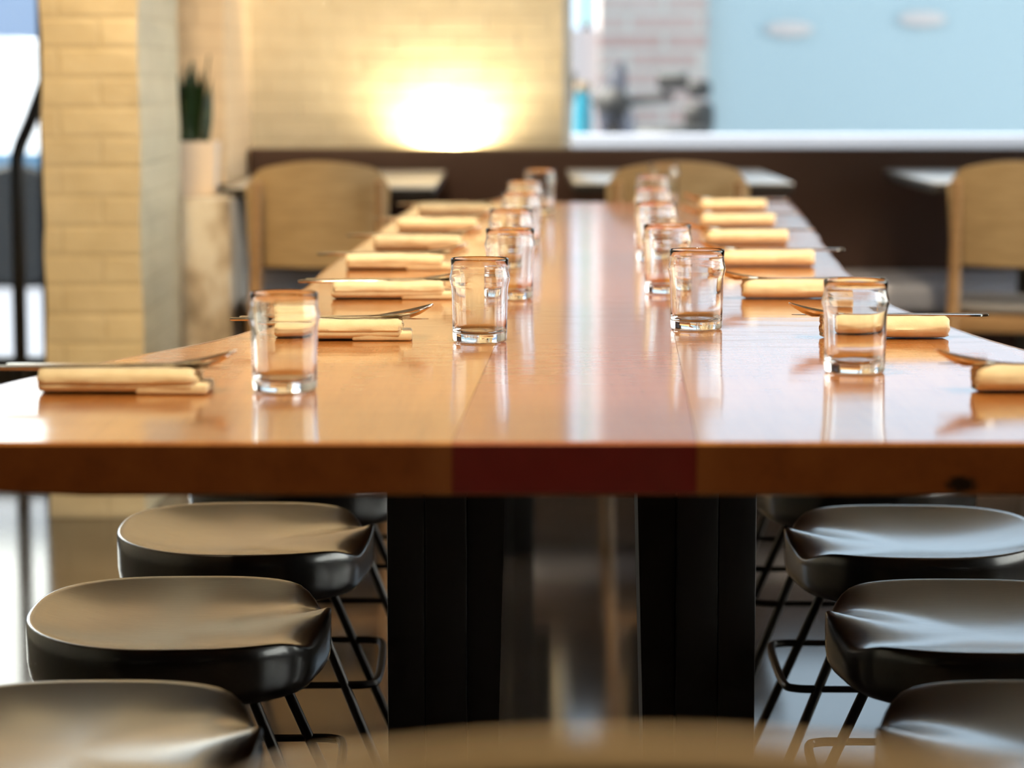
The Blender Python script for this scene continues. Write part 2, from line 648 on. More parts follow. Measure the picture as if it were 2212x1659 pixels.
add_lathe(bm, [(0, 0), (0.03, 0), (0.03, 0.02), (0.018, 0.05), (0, 0.05)], 16)
obj('base', bm, M['black_steel'], sp)


def wall_glow(x, z, label):  # pink ovals painted in for faint glows reflected in the window
    t = thing('painted_glow', label, 'glow', (x, 15.99, z), 0, 'painted glows on the pale blue building')
    b = bmesh.new()
    add_lathe(b, [(0, 0), (0.16, 0), (0.16, 0.006), (0, 0.006)], 32)
    for v in b.verts:
        v.co = Vector((v.co.x, -v.co.z, v.co.y * 0.34))
    obj('back_plate', b, M['ext_pale'], t)
    b = bmesh.new()
    add_lathe(b, [(0.14, 0.0), (0.135, 0.006), (0.10, 0.012), (0.05, 0.015), (0, 0.016)], 32)
    for v in b.verts:
        v.co = Vector((v.co.x, -v.co.z - 0.006, v.co.y * 0.32))
    obj('dome', b, mat('pink lamp diffuser', (0.50, 0.46, 0.45), 0.5), t)


wall_glow(1.65, 1.34, 'left of two painted pink glows on the pale blue wall seen through the window')
wall_glow(2.44, 1.40, 'right of two painted pink glows on the pale blue wall seen through the window')


def scooter(name, label, loc, rz, cbody):
    t = thing(name, label, 'scooter', loc, rz)
    mb = mat('scooter paint', cbody, 0.3)
    dk = mat('scooter rubber', (0.025, 0.022, 0.02), 0.6)
    # body: swept side profile with width
    prof = [(-0.72, 0.42, .10), (-0.62, 0.62, .14), (-0.30, 0.70, .15), (0.02, 0.60, .13), (0.12, 0.34, .14), (0.38, 0.32, .14), (0.50, 0.60, .13), (0.58, 0.92, .10), (0.62, 1.00, .06)]
    low = [(-0.70, 0.34), (-0.55, 0.30), (-0.30, 0.26), (0.0, 0.24), (0.14, 0.24), (0.42, 0.25), (0.58, 0.45), (0.66, 0.85), (0.68, 0.98)]
    b = bmesh.new()
    rings = []
    for (x, z, hw), (lx, lz) in zip(prof, low):
        rings.append([(x, -hw * .7, z), (x, hw * .7, z), ((x + lx) / 2, hw, (z + lz) / 2), (lx, hw * .7, lz), (lx, -hw * .7, lz), ((x + lx) / 2, -hw, (z + lz) / 2)])
    add_rings(b, rings)
    obj('body', b, mb, t)
    b = bmesh.new()
    add_box(b, -0.68, 0.0, -0.13, 0.13, 0.68, 0.80, bevel=0.045, seg=3)
    obj('seat', b, dk, t)
    for wx in (-0.52, 0.72):
        b = bmesh.new()
        add_tube(b, [(wx + 0.20 * math.cos(a * PI / 12), 0, 0.235 + 0.20 * math.sin(a * PI / 12)) for a in range(24)], 0.045, 8, closed=True)
        wh = obj('wheel', b, dk, t)
        b = bmesh.new()
        add_lathe(b, [(0, -0.03), (0.16, -0.03), (0.16, 0.03), (0, 0.03)], 20)
        for v in b.verts:
            v.co = Vector((wx + v.co.x, v.co.z, 0.235 + v.co.y))
        obj('hub', b, M['cutlery'], wh)
    b = bmesh.new()
    add_tube(b, smooth_path([(0.58, -0.30, 0.98), (0.61, -0.2, 0.97), (0.65, 0, 0.95), (0.61, 0.2, 0.97), (0.58, 0.30, 0.98)], 4), 0.022, 8)
    add_tube(b, [(0.72, 0, 0.25), (0.64, 0, 1.02)], 0.03, 8)
    obj('handlebar', b, dk, t)
    for s in (-1, 1):
        b = bmesh.new()
        add_tube(b, [(0.60, s * 0.24, 0.97), (0.61, s * 0.29, 1.04)], 0.008, 6)
        add_box(b, 0.595, 0.635, s * 0.31 - 0.085, s * 0.31 + 0.085, 1.015, 1.105, bevel=0.019, seg=3)
        obj('mirror', b, dk, t)
    b = bmesh.new()
    add_lathe(b, [(0, 0), (0.09, 0), (0.085, 0.05), (0.04, 0.08), (0, 0.085)], 20)
    for v in b.verts:
        v.co = Vector((0.66 + v.co.z, v.co.x, 0.94 + v.co.y))
    obj('headlight', b, dk, t)
    b = bmesh.new()
    rings = []
    for i in range(11):
        f_ = i / 10
        hw = 0.072 * max(0.12, math.sin(PI * min(0.985, max(0.015, f_))) ** 0.6)
        rings.append([(0.74 - 0.10 * f_ + dx, yy * hw + 0.06 * (f_ - 0.5), 0.80 + 0.36 * f_) for dx, yy in ((0, -1), (0.018, 0), (0, 1), (-0.008, 0))])
    add_rings(b, rings)
    obj('windscreen', b, mat('smoked windscreen', (0.035, 0.036, 0.05), 0.35), t)
    b = bmesh.new()
    add_box(b, -0.98, -0.70, -0.06, 0.06, 0.76, 0.93, bevel=0.04, seg=3)
    add_box(b, -0.95, -0.72, -0.05, 0.05, 0.96, 1.06, bevel=0.04, seg=3)
    obj('top_box', b, dk, t)
    return t


scooter('motor_scooter', 'dark grey motor scooter with windscreen and top box parked across the street', (0.77, 14.6, -0.02), PI + 1.2, (0.10, 0.11, 0.15))

lw = obj('garden_wall', box(-0.6, 4.5, 9.55, 9.70, -0.02, 0.868, bevel=0.01), mat('bright white render', (0.31, 0.33, 0.40), 0.7))
tag(lw, 'low white rendered wall just outside the street window above the bench', 'wall')

bt = thing('street_bin', 'slim turquoise street bin with a brown lid beside the white house front', 'bin', (0.345, 13.0, -0.02))
b = bmesh.new()
add_lathe(b, [(0, 0), (0.045, 0), (0.05, 0.3), (0.045, 0.90), (0.03, 1.02), (0, 1.02)], 24)
obj('body', b, mat('turquoise enamel', (0.015, 0.20, 0.28), 0.35), bt)
b = bmesh.new()
add_lathe(b, [(0, 1.02), (0.04, 1.02), (0.04, 1.04), (0.03, 1.06), (0, 1.06)], 24)
obj('lid', b, mat('brown lid', (0.22, 0.15, 0.08), 0.6), bt)

# car outside the shopfront
cr = thing('car', 'white roofed blue car parked outside the shopfront left of the pillar', 'car', (-3.9, 14.6, -0.02))
bodyp = [(-2.1, 0.45), (-2.12, 0.60), (-1.9, 0.67), (-0.2, 0.69), (1.2, 0.69), (2.1, 0.67), (2.15, 0.5), (2.1, 0.33), (-2.05, 0.33)]
b = bmesh.new()
add_rings(b, [[(x, y, z) for x, z in bodyp] for y in (-0.85, 0.85)])
obj('body', b, mat('blue car paint', (0.14, 0.30, 0.46), 0.3), cr)
cabp = [(-1.5, 0.69), (-0.9, 1.20), (-0.5, 1.28), (1.3, 1.28), (1.85, 1.18), (2.05, 0.69)]
b = bmesh.new()
add_rings(b, [[(x, y * (0.85 if z > 0.8 else 1), z) for x, z in cabp] for y in (-0.82, 0.82)])
obj('cabin', b, mat('white car paint', (0.86, 0.86, 0.88), 0.3), cr)
b = bmesh.new()
add_rings(b, [[(x, y, z) for x, z in ((-0.85, 0.80), (-0.6, 1.10), (0.2, 1.10), (0.2, 0.80))] for y in (-0.80, -0.79)])
obj('side_window', b, mat('car glass', (0.5, 0.55, 0.6), 0.05), cr)
obj('under_shade', box(-2.0, 2.05, -0.84, 0.84, 0.06, 0.335, bevel=0.02), M['black_steel'], cr)  # black block: dark lower body plus painted shade under the car
for wx in (-1.35, 1.35):
    for wy in (-0.80, 0.80):
        b = bmesh.new()
        add_lathe(b, [(0, -0.09), (0.30, -0.09), (0.32, -0.06), (0.32, 0.06), (0.30, 0.09), (0, 0.09)], 28)
        for v in b.verts:
            v.co = Vector((wx + v.co.x, wy + v.co.z, 0.32 + v.co.y))
        obj('wheel', b, mat('tyre', (0.02, 0.02, 0.02), 0.7), cr)
eb = thing('building', 'grey blue building behind the parked car at the far left', 'building')
obj('wall', box(-12, -1.4, 19.0, 19.6, -0.02, 2.2), mat('grey blue render', (0.34, 0.42, 0.56), 0.8), eb, smooth=False)
obj('roof', box(-12.1, -1.35, 18.9, 19.7, 2.2, 2.3), mat('slate roof', (0.06, 0.16, 0.26), 0.7), eb, smooth=False)

eb = thing('building', 'unseen white building added beyond the right wall window to bounce sunlight indoors', 'building')
obj('wall', box(9.0, 9.6, -6, 13.5, -0.02, 7.0), M['ext_cream'], eb, smooth=False)  # out of view, added to bounce sunlight through the right window
obj('plinth', box(8.96, 9.0, -6, 13.5, -0.02, 0.4), M['ext_pale'], eb, smooth=False)

# ---------------------------------------------------------------- banquette along the back wall
bq = thing('banquette', 'long dark brown leather banquette bench running along the back wall', 'bench')
bm = bmesh.new()
add_box(bm, -0.86, 3.48, 8.70, 8.80, 0.42, 0.845, bevel=0.012, seg=3)
obj('backrest', bm, M['brown_leather'], bq)
bm = bmesh.new()
add_box(bm, -0.86, 3.48, 8.02, 8.70, 0.37, 0.45, bevel=0.018, seg=3)
obj('seat', bm, M['daylit_leather'], bq)
obj('base', box(-0.86, 3.48, 8.10, 8.80, 0.0, 0.37), M['brown_leather'], bq, smooth=False)


def small_table(x0, x1, y0, y1, z, label):
    t = thing('cafe_table', label, 'table', ((x0 + x1) / 2, (y0 + y1) / 2, 0), 0, 'small tables in front of the banquette')
    hx, hy = (x1 - x0) / 2, (y1 - y0) / 2
    b = bmesh.new()
    add_box(b, -hx, hx, -hy, hy, z - 0.006, z, bevel=0.002)
    obj('tabletop', b, M['laminate'], t)
    b = bmesh.new()
    add_box(b, -hx + 0.002, hx - 0.002, -hy + 0.002, hy - 0.002, z - 0.03, z - 0.0065, bevel=0.003)
    obj('edge_board', b, M['timber_black'], t)
    b = bmesh.new()
    add_lathe(b, [(0, 0.02), (0.03, 0.02), (0.03, z - 0.03), (0, z - 0.03)], 20, (0, -0.24))
    obj('pedestal', b, M['black_steel'], t)
    b = bmesh.new()
    add_box(b, -0.22, 0.22, -0.27, -0.21, 0, 0.022, bevel=0.006)
    add_box(b, -0.03, 0.03, -0.44, -0.04, 0, 0.022, bevel=0.006)
    obj('foot', b, M['black_steel'], t)
    return t


small_table(-0.80, -0.215, 7.42, 8.66, 0.775, 'pale cafe table lit by the wall light behind the leftmost oak chair')
small_table(0.175, 0.80, 7.58, 8.62, 0.78, 'pale cafe table behind the middle oak chair under the street window')
small_table(1.20, 1.85, 7.58, 8.62, 0.78, 'pale cafe table at the right edge beside the rightmost oak chair')


# ---------------------------------------------------------------- oak chairs
def make_chair(label):
    """origin on the floor under the seat; the sitter faces +Y"""
    t = thing('dining_chair', label, 'chair', group='curved back oak chairs')
    W, H0, H1 = 0.195, 0.565, 0.855
    # backrest: curved plywood shell, concave to the front, softly arched top
    b = bmesh.new()
    nu, nv = 24, 12
    grid = {}
    for side in (0, 1):
        for i in range(nu + 1):
            u = -1 + 2 * i / nu
            for j in range(nv + 1):
                vv = j / nv
                top = H1 - 0.034 * u * u - 0.040 * max(0, (abs(u) - 0.76) / 0.24) ** 2
                bot = H0 + 0.028 * max(0, (abs(u) - 0.8) / 0.2) ** 2 + 0.004 * u * u
                z = bot + (top - bot) * vv
                y = -0.205 + 0.042 * u * u - 0.05 * (vv - 0.3)
                w_ = W * (1 - 0.03 * (1 - vv))
                grid[(side, i, j)] = b.verts.new((u * w_, y + (0.0 if side == 0 else 0.011), z))
    for i in range(nu):
        for j in range(nv):
            b.faces.new([grid[(0, i, j)], grid[(0, i + 1, j)], grid[(0, i + 1, j + 1)], grid[(0, i, j + 1)]])
            b.faces.new([grid[(1, i, j)], grid[(1, i, j + 1)], grid[(1, i + 1, j + 1)], grid[(1, i + 1, j)]])
    for i in range(nu):
        for j in (0, nv):
            b.faces.new([grid[(0, i, j)], grid[(0, i + 1, j)], grid[(1, i + 1, j)], grid[(1, i, j)]])
    for j in range(nv):
        for i in (0, nu):
            b.faces.new([grid[(0, i, j)], grid[(0, i, j + 1)], grid[(1, i, j + 1)], grid[(1, i, j)]])
    obj('backrest', b, M['oak'], t, angle=50)
    # seat: dished plywood with rounded corners
    b = bmesh.new()
    rings = []
    nseg = 40
    for (sc_, dz) in ((0.94, 0.0), (0.99, 0.004), (1.0, 0.012), (0.985, 0.02), (0.94, 0.024)):
        r = []
        for k in range(nseg):
            a = 2 * PI * k / nseg
            ca, sa = math.cos(a), math.sin(a)
            p = (abs(ca) ** 4 + abs(sa) ** 4) ** (-0.25)
            wid = 0.205 + 0.012 * sa
            r.append((ca * p * wid * sc_, 0.01 + sa * p * 0.205 * sc_, 0.436 + dz))
        rings.append(r)
    add_rings(b, rings)
    obj('seat', b, M['chair_seat'], t)
    # legs
    for s in (-1, 1):
        b = bmesh.new()
        path = smooth_path([(s * 0.185, -0.262, 0.0), (s * 0.180, -0.222, 0.25), (s * 0.172, -0.20, 0.46), (s * 0.168, -0.212, 0.62), (s * 0.163, -0.238, 0.80)], 5)
        add_tube(b, path, [0.013 + 0.005 * math.sin(PI * i / (len(path) - 1)) for i in range(len(path))], 12)
        obj('leg', b, M['oak_leg'], t)
        b = bmesh.new()
        add_tube(b, [(s * 0.198, 0.215, 0.0), (s * 0.185, 0.185, 0.40), (s * 0.182, 0.18, 0.437)], [0.012, 0.018, 0.018], 12)
        obj('leg', b, M['oak_leg'], t)
    b = bmesh.new()
    add_box(b, -0.17, 0.17, -0.205, -0.187, 0.385, 0.432, bevel=0.003)
    add_box(b, -0.17, 0.17, 0.165, 0.185, 0.385, 0.432, bevel=0.003)
    for s in (-1, 1):
        add_box(b, s * 0.175 - 0.009, s * 0.175 + 0.009, -0.19, 0.175, 0.385, 0.432, bevel=0.003)
    obj('seat_rail', b, M['oak_leg'], t)
    return t


ch = make_chair('leftmost oak chair, back to the camera before the lit brick wall')
ch.location = (-0.545, 7.42, 0)
ch.rotation_euler = (0, 0, 0.10)
dup(ch, (0.455, 7.42, 0), -0.03, 'oak chair with curved back in the middle, behind the far end of the long table')
dup(ch, (1.43, 7.42, 0), -0.28, 'rightmost oak chair, cut by the right edge of the frame')
dup(ch, (0.068, 1.19, 0), -0.05, 'nearest oak chair, blurred backrest at the bottom edge of the frame')

# ---------------------------------------------------------------- planter on the low wall
pt = thing('potted_snake_plant', 'dark green snake plant in a square pale pot on the low stone wall', 'plant', (-0.885, 7.52, 0.75))
b = bmesh.new()
o_, i_ = 0.058, 0.050
add_rings(b, [[(sx * q, sy * q, z) for sx, sy in ((-1, -1), (1, -1), (1, 1), (-1, 1))] for q, z in ((0.052, 0), (o_, 0.15), (i_, 0.15), (i_, 0.125))], cap1=False)
obj('pot', b, M['planter'], pt, smooth=False)
obj('soil', box(-0.05, 0.05, -0.05, 0.05, 0.115, 0.13), M['soil'], pt, smooth=False)
leafspec = [(-0.012, 0.0, 0.26, 0.044, 0.00), (-0.024, 0.012, 0.24, 0.040, -0.04), (0.012, -0.012, 0.27, 0.040, 0.10), (0.004, 0.022, 0.23, 0.040, 0.05), (-0.032, -0.014, 0.22, 0.036, -0.08), (0.018, 0.02, 0.20, 0.034, 0.10), (-0.014, -0.026, 0.25, 0.040, 0.03)]
for k, (lx, ly, lh, lw, lean) in enumerate(leafspec):
    b = bmesh.new()
    rings = []
    for i in range(10):
        f_ = i / 9
        wd = lw * (0.42 + 1.1 * f_ * (1 - f_) * 2.2) * (1 - f_ ** 6) * 0.5 + 0.0006
        px_ = lx + lean * lh * f_ ** 1.4
        tw = 0.7 * k + 0.5 * f_
        c_, s_ = math.cos(tw), math.sin(tw)
        zz = 0.12 + lh * f_
        rings.append([(px_ + wd * c_, ly + wd * s_, zz), (px_ - 0.004 * s_, ly + 0.004 * c_, zz), (px_ - wd * c_, ly - wd * s_, zz), (px_ + 0.0015 * s_, ly - 0.0015 * c_, zz)])
    add_rings(b, rings)
    obj('leaf', b, M['leaf'], pt)
bm = bmesh.new()
add_box(bm, -0.03, 0.03, -0.025, 0.025, 0, 0.022, bevel=0.006)
dk = obj('candle_tray', bm, M['black_steel'])
dk.location = (-0.828, 7.66, 0.75)
tag(dk, 'small dark tray on the low stone wall right of the snake plant', 'tray')

# ---------------------------------------------------------------- the long table
tb = thing('long_table', 'long live edge communal table of honey wood slabs with a red centre plank', 'table')
Y0, Y1, TH = 2.453, 6.95, 0.051
Lo = [(2.453, 0.70), (2.70, 0.685), (2.946, 0.648), (3.13, 0.583), (3.244, 0.542), (3.36, 0.497), (3.468, 0.463), (3.56, 0.450), (3.9, 0.455), (4.38, 0.468), (4.627, 0.477), (5.04, 0.482), (6.0, 0.486), (6.95, 0.488)]
Ro = [(2.453, 0.70), (2.80, 0.675), (3.10, 0.605), (3.293, 0.547), (3.499, 0.511), (3.746, 0.474), (3.973, 0.449), (4.49, 0.440), (4.866, 0.442), (5.458, 0.459), (6.413, 0.486), (6.95, 0.492)]


def interp(tbl, y):
    for (a, va), (b_, vb) in zip(tbl[:-1], tbl[1:]):
        if y <= b_:
            t = (y - a) / (b_ - a)
            return va + (vb - va) * t
    return tbl[-1][1]


def sm(tbl, y):
    return sum(interp(tbl, min(max(y + d, Y0), Y1)) for d in (-0.1, -0.05, 0, 0.05, 0.1)) / 5


CW = 0.114
for side, tbl in ((-1, Lo), (1, Ro)):
    b = bmesh.new()
    rings = []
    ys = [Y0, Y0 + 0.003] + [Y0 + 0.05 + (Y1 - Y0 - 0.06) * i / 70 for i in range(71)] + [Y1 - 0.003, Y1]
    for i, y in enumerate(ys):
        e = 0.003 if i in (0, len(ys) - 1) else 0.0
        ed = sm(tbl, y) + 0.004 * noise.noise(Vector((side * 3, y * 4, 0)))
        a = axis(y)
        pr = [(CW, T - e), (CW + 0.01, T - e), (ed - 0.022, T - e), (ed - 0.012, T - e), (ed - 0.003, T - 0.004 - e), (ed, T - 0.014), (ed - 0.006, T - 0.024), (ed - 0.05, T - 0.036), (ed - 0.15, T - 0.046), (ed - 0.24, T - TH + e), (CW, T - TH + e)]
        rings.append([(a + side * o2, y, z) for o2, z in pr])
    add_rings(b, rings)
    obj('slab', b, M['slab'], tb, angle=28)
b = bmesh.new()
rings = []
for y, e in ((Y0, 0.003), (Y0 + 0.003, 0), (Y1 - 0.003, 0), (Y1, 0.003)):
    a = axis(y)
    rings.append([(a - CW + 0.0005, y, T - e), (a + CW - 0.0005, y, T - e), (a + CW - 0.0005, y, T - TH + e), (a - CW + 0.0005, y, T - TH + e)])
add_rings(b, rings)
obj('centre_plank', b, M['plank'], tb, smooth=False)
tb.children[-1]['label'] = 'dark red centre plank'
# trestles of laminated black timber posts
for ty in (3.36, 6.05):
    xm = axis(ty) - 0.019
    for s in (-1, 1):
        b = bmesh.new()
        for (o0, o1, zb, sl) in ((0.185, 0.232, 0.0, 0.0), (0.132, 0.1845, 0.0, 0.0)):
            add_box(b, *sorted((xm + s * o0, xm + s * o1)), ty - 0.06, ty + 0.06, zb, T - TH, bevel=0.0025)
        obj('post', b, M['timber_black'], tb)
        b = bmesh.new()
        inn = [(0.131, 0.080, T - TH), (0.131, 0.094, 0.19)]
        rings = []
        for o0, o1, z in inn:
            rings.append([(xm + s * o0, ty - 0.035, z), (xm + s * o1, ty - 0.035, z), (xm + s * o1, ty + 0.075, z), (xm + s * o0, ty + 0.075, z)])
        add_rings(b, rings)
        bmesh.ops.bevel(b, geom=list(b.edges), offset=0.003, segments=2, affect='EDGES')
        obj('brace_plank', b, M['timber_black'], tb)
    b = bmesh.new()
    add_box(b, xm - 0.30, xm + 0.30, ty - 0.05, ty + 0.05, T - TH - 0.022, T - TH - 0.0005, bevel=0.003)
    obj('top_bearer', b, M['timber_black'], tb)
b = bmesh.new()
add_box(b, axis(4.7) - 0.06, axis(4.7) + 0.06, 3.5, 5.9, T - TH - 0.075, T - TH - 0.001, bevel=0.004)
obj('under_beam', b, M['timber_black'], tb)


# ---------------------------------------------------------------- stools
def make_stool(label):
    """sitter faces +X (towards the table)"""
    t = thing('saddle_stool', label, 'stool', group='black saddle stools along the long table')
    A, B, Z, TK = 0.182, 0.232, 0.43, 0.078
    N = 72

    def outline(a):
        ca, sa = math.cos(a), math.sin(a)
        n_ = 2.5 if ca < 0 else 3.0
        p = (abs(ca) ** n_ + abs(sa) ** n_) ** (-1 / n_)
        x, y = A * p * ca, B * p * sa
        x += 0.010 * math.exp(-(y / 0.05) ** 2) * (1 if ca > 0 else 0)
        return x, y

    def topz(u, v, r):
        dish = -0.025 * (1 - r ** 2.2)
        f_ = max(0.0, (u - 0.15) / 0.85)
        groove = -0.016 * f_ ** 1.6 * math.exp(-((abs(v) - 0.50) / 0.26) ** 2)
        fall = -0.012 * max(0, (u - 0.72) / 0.28) ** 2 * (1 - math.exp(-(v / 0.16) ** 2))
        pommel = 0.003 * f_ * math.exp(-(v / 0.17) ** 2)
        back = 0.006 * max(0, -u) ** 2
        return dish + groove + fall + pommel + back
    b = bmesh.new()
    rings = []
    rr = [0.02, 0.12, 0.25, 0.4, 0.55, 0.68, 0.79, 0.88, 0.94, 0.975, 0.992, 1.0]
    for r in rr:
        ring = []
        for k in range(N):
            x, y = outline(2 * PI * k / N)
            x, y = x * r, y * r
            z = topz(x / A, y / B, r) - (0.004 * max(0, (r - 0.975) / 0.025) ** 2)
            ring.append((x, y, Z + z))
        rings.append(ring)
    for (s_, dz) in ((1.0, 0.02), (0.997, 0.048), (0.985, 0.062), (0.955, 0.072), (0.90, 0.0765), (0.80, TK)):
        ring = []
        for k in range(N):
            x, y = outline(2 * PI * k / N)
            ztop = topz(x / A, y / B, 1.0)
            f2 = dz / TK
            ring.append((x * s_, y * s_, Z + ztop * (1 - f2) - dz))
        rings.append(ring)
    add_rings(b, rings)
    obj('seat', b, M['seat'], t, angle=60)
    zt = Z - TK + 0.004
    for sx in (-1, 1):
        for sy in (-1, 1):
            b = bmesh.new()
            fx = 0.245 if sx > 0 else -0.20
            add_tube(b, [(sx * 0.10, sy * 0.135, zt), (fx, sy * 0.185, 0.004)], 0.0072, 12)
            obj('leg', b, M['steel_black'], t)
    # footrest: a rod loop bowed out past the front legs

    def lp(sx, sy, z):
        f_ = (zt - z) / (zt - 0.004)
        fx = 0.245 if sx > 0 else -0.20
        return Vector((sx * 0.10 + (fx - sx * 0.10) * f_, sy * (0.135 + 0.05 * f_), z))
    z = 0.225
    a, c = lp(1, -1, z), lp(1, 1, z)
    b = bmesh.new()
    add_tube(b, smooth_path([a, a + Vector((0.030, 0.004, 0)), a + Vector((0.045, 0.03, 0)), (a + c) / 2 + Vector((0.048, 0, 0)), c + Vector((0.045, -0.03, 0)), c + Vector((0.030, -0.004, 0)), c], 6), 0.006, 10)
    obj('footrest', b, M['steel_black'], t)
    for sy in (-1, 1):
        b = bmesh.new()
        add_tube(b, [lp(-1, sy, z), lp(1, sy, z)], 0.005, 8)
        obj('stretcher', b, M['steel_black'], t)
    b = bmesh.new()
    add_box(b, -0.115, 0.115, -0.15, 0.15, zt - 0.006, zt, bevel=0.002)
    obj('mounting_plate', b, M['steel_black'], t)
    return t


ordl = ['nearest', 'second', 'third', 'fourth', 'fifth']
st = None
SY = {-1: [2.665, 3.275, 3.885, 4.495, 5.105], 1: [2.665, 3.255, 3.86, 4.47, 5.08]}
SX = {-1: [-0.447, -0.418, -0.396, -0.367, -0.34], 1: [0.565, 0.582, 0.592, 0.60, 0.615]}
for s, nm in ((-1, 'left'), (1, 'right')):
    for k in range(5):
        if k == 0:
            lab = 'nearest black saddle stool on the %s side, cut by the bottom edge of the frame' % nm
        else:
            lab = '%s black saddle stool from the camera on the %s side of the long table' % (ordl[k], nm)
        loc = (SX[s][k], SY[s][k], 0)
        rz = (0.02 if s < 0 else PI - 0.02)
        if st is None:
            st = make_stool(lab)
            st.location = loc
            st.rotation_euler = (0, 0, rz)
        else:
            dup(st, loc, rz, lab)


# ---------------------------------------------------------------- tumblers
def make_glass(label):
    prof = [(0, 0.0), (0.031, 0.0), (0.0335, 0.001), (0.0345, 0.004), (0.0348, 0.010), (0.0350, 0.030), (0.0356, 0.055), (0.0362, 0.068), (0.0372, 0.0735), (0.0384, 0.0775),
            (0.0388, 0.0805), (0.0385, 0.0835), (0.0373, 0.0875), (0.0364, 0.0915), (0.0363, 0.096), (0.0368, 0.1035), (0.0367, 0.1055), (0.0360, 0.106), (0.0353, 0.1052),
            (0.0347, 0.096), (0.0348, 0.0915), (0.0356, 0.087), (0.0365, 0.083), (0.0367, 0.0805), (0.0363, 0.078), (0.0353, 0.074), (0.0342, 0.068), (0.0335, 0.055), (0.0328, 0.030), (0.0322, 0.018), (0.0305, 0.0125), (0.022, 0.0105), (0, 0.0100)]
    b = bmesh.new()
    add_lathe(b, prof, 72)
    o = obj('tumbler', b, M['glass'], None, angle=80)
    return tag(o, label, 'glass', 'clear tumblers on the long table')


GL = [(-0.245, 2.853), (-0.041, 3.375), (-0.003, 4.008), (-0.002, 4.57), (0.018, 5.19), (0.027, 5.72), (0.067, 6.40)]
GR = [(0.392, 3.03), (0.246, 3.541), (0.24, 4.117), (0.26, 4.81), (0.285, 5.40), (0.317, 6.02), (0.382, 6.72)]
ord7 = ['first', 'second', 'third', 'fourth', 'fifth', 'sixth', 'seventh']
gl0 = None
for row, nm in ((GL, 'left'), (GR, 'right')):
    for k, (x, y) in enumerate(row):
        if k == 0:
            lab = 'empty clear tumbler nearest the camera in the %s row on the long table' % nm
        elif k == 6:
            lab = 'empty clear tumbler farthest away in the %s row on the long table' % nm
        else:
            lab = '%s empty clear tumbler from the camera in the %s row on the long table' % (ord7[k], nm)
        if gl0 is None:
            o = gl0 = make_glass(lab)
        else:
            o = gl0.copy()
            C.objects.link(o)
            o['label'] = lab
        o.location = (x, y, T + 0.0003)
        o.rotation_euler = (0, 0, random.uniform(0, 6))


# ---------------------------------------------------------------- napkins and cutlery
def napkin_mesh(seed, half, w_, h_, puff):
    """a napkin folded into a soft bar lying along X, its fold lip on the near (-Y) side"""
    b = bmesh.new()
    nx, ns = 34, 44
    rings = []
    for i in range(nx + 1):
        f_ = i / nx
        x = -half + 2 * half * f_
        endf = min(1.0, min(f_, 1 - f_) / 0.03)
        shr = 0.86 + 0.14 * endf ** 0.5
        ring = []
        for k in range(ns):
            a = 2 * PI * k / ns
            ca, sa = math.cos(a), math.sin(a)
            n_ = 2.3 if puff else 3.4
            p = (abs(ca) ** n_ + abs(sa) ** n_) ** (-1 / n_)
            nz = noise.noise(Vector((x * 22 + seed * 7.1, a * 0.7, seed))) * 0.07 + noise.noise(Vector((x * 60 + seed, a * 2, seed * 3))) * 0.025
            lip = 0.0
            ang = (a - PI) % (2 * PI)          # 0 at the -Y side going down
            if 0.15 < ang < 1.2:
                lip = -0.05 if not puff else -0.03
            crease = -0.07 * math.exp(-((ang - 0.15) / 0.10) ** 2)
            q = p * shr * (1 + nz + lip + crease)
            yy = ca * w_ / 2 * q
            zz = h_ / 2 + sa * h_ / 2 * (q if sa > 0 else min(q, 1.0))
            if sa > 0.3:
                zz -= h_ * 0.10 * math.exp(-(yy / (w_ * 0.16)) ** 2)     # the cutlery presses a dip
            ring.append((x + 0.004 * noise.noise(Vector((a * 1.5, seed, f_ * 3))) * (1 - endf), yy, max(zz, 0.0003)))
        rings.append(ring)
    # ends tucked in, layered
    def shrink(r, q, dx):
        c = sum((Vector(p) for p in r), Vector()) / len(r)
        return [(p[0] + dx, c.y + (p[1] - c.y) * q, max(0.0006, c.z + (p[2] - c.z) * q)) for p in r]
    first = [shrink(rings[0], 0.42, 0.006), shrink(rings[0], 0.60, -0.001), shrink(rings[0], 0.72, 0.005), shrink(rings[0], 0.9, 0.0)]
    last = [shrink(rings[-1], 0.9, 0.0), shrink(rings[-1], 0.72, -0.005), shrink(rings[-1], 0.60, 0.001), shrink(rings[-1], 0.42, -0.006)]
    add_rings(b, first + rings + last)
    if not puff:      # the lower folded layer sticks out at the inner end
        add_box(b, 0.02, half + 0.013, -w_ * 0.44, w_ * 0.42, 0.0004, h_ * 0.42, bevel=0.003)
    return b


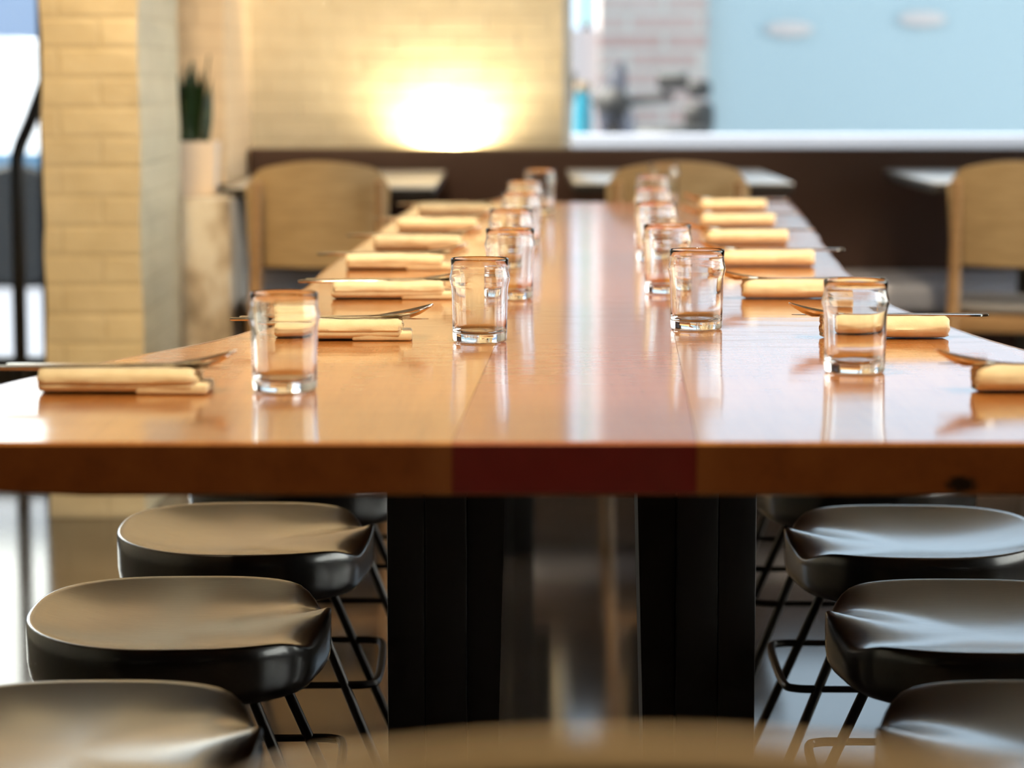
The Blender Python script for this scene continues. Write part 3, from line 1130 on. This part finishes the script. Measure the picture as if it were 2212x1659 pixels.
def spoon_mesh():
    """bowl towards +X, lying with its handle level; z=0 is the underside of the handle"""
    b = bmesh.new()
    rings = []
    # (x, half width, centre z, dish)
    st_ = [(-0.125, 0.0030, 0.0016, 0), (-0.122, 0.0052, 0.0016, 0), (-0.105, 0.0056, 0.0016, 0), (-0.07, 0.0044, 0.0018, 0), (-0.02, 0.0032, 0.0022, 0), (0.02, 0.0027, 0.0024, 0), (0.040, 0.0027, 0.0028, 0),
           (0.054, 0.0030, 0.0034, 0.0003), (0.062, 0.0065, 0.0042, 0.0016), (0.070, 0.0130, 0.0052, 0.0036), (0.081, 0.0185, 0.0064, 0.0056), (0.094, 0.0200, 0.0088, 0.0080), (0.107, 0.0175, 0.0120, 0.0062), (0.117, 0.0120, 0.0150, 0.0030), (0.122, 0.0065, 0.0166, 0.0010), (0.124, 0.0015, 0.0172, 0.0)]
    n_ = 10
    for x, hw, z, d in st_:
        th = 0.0011
        top = [(x, -hw + 2 * hw * k / n_, z + th - d * (1 - (-1 + 2 * k / n_) ** 2)) for k in range(n_ + 1)]
        bot = [(x, hw - 2 * hw * k / n_, z - th - d * (1 - (1 - 2 * k / n_) ** 2)) for k in range(n_ + 1)]
        rings.append(top + bot)
    add_rings(b, rings)
    return b


def knife_mesh():
    b = bmesh.new()
    rings = []
    for x, hy, hz in ((-0.130, 0.0035, 0.0016), (-0.127, 0.0050, 0.0023), (-0.09, 0.0052, 0.0026), (-0.02, 0.0042, 0.0024), (0.0, 0.0038, 0.0020), (0.012, 0.0070, 0.0010), (0.06, 0.0082, 0.0008), (0.10, 0.0078, 0.0007), (0.118, 0.0045, 0.0006), (0.124, 0.0010, 0.0005)):
        r = []
        for k in range(12):
            a = 2 * PI * k / 12
            r.append((x, hy * math.cos(a), 0.0026 + hz * math.sin(a)))
        rings.append(r)
    add_rings(b, rings)
    return b


NL = [(-0.420, 2.842), (-0.225, 3.405), (-0.187, 4.02), (-0.202, 4.615), (-0.182, 5.137), (-0.160, 5.72), (-0.137, 6.32)]
NR = [(0.578, 2.845), (0.480, 3.422), (0.430, 4.02), (0.449, 4.68), (0.464, 5.272), (0.495, 5.86), (0.538, 6.505)]
sp_me = kn_me = None
nap_me = {}
for row, nm in ((NL, 'left'), (NR, 'right')):
    puff = nm == 'right'
    half, w_, h_ = (0.084, 0.070, 0.028) if not puff else (0.081, 0.062, 0.031)
    for k, (x, y) in enumerate(row):
        o_txt = 'nearest the camera' if k == 0 else ('farthest from the camera' if k == 6 else '%s from the camera' % ord7[k])
        rz = random.uniform(-0.03, 0.03) + (0 if nm == 'left' else PI)
        o = obj('napkin', napkin_mesh(k + (20 if puff else 1), half, w_, h_, puff), M['linen'], None, angle=50)
        o.location = (x, y, T + 0.0002)
        o.rotation_euler = (0, 0, rz)
        tag(o, '%s cream napkin, %s along the %s side of the table' % ('rolled' if puff else 'folded', o_txt, nm), 'napkin', 'cream napkins on the long table')
        up = T + h_ * (0.88 if puff else 0.91)
        d = Matrix.Rotation(rz, 3, 'Z')
        if sp_me is None:
            so = obj('spoon', spoon_mesh(), M['cutlery'], None, angle=60)
            sp_me = so
            ko = obj('knife', knife_mesh(), M['cutlery'], None, angle=60)
            kn_me = ko
        else:
            so = sp_me.copy()
            ko = kn_me.copy()
            C.objects.link(so)
            C.objects.link(ko)
        so.location = Vector((x, y, up + 0.001)) + d @ Vector((0.0, 0.008, 0))
        so.rotation_euler = (0, 0, rz + random.uniform(-0.03, 0.03))
        ko.location = Vector((x, y, up - 0.001)) + d @ Vector((-0.006, -0.011, 0))
        ko.rotation_euler = (0, 0.0, rz + random.uniform(-0.03, 0.03))
        tag(so, 'steel spoon on the napkin %s along the %s table side' % (o_txt, nm), 'spoon', 'spoons laid on the napkins')
        tag(ko, 'steel knife on the napkin %s along the %s table side' % (o_txt, nm), 'knife', 'knives laid on the napkins')
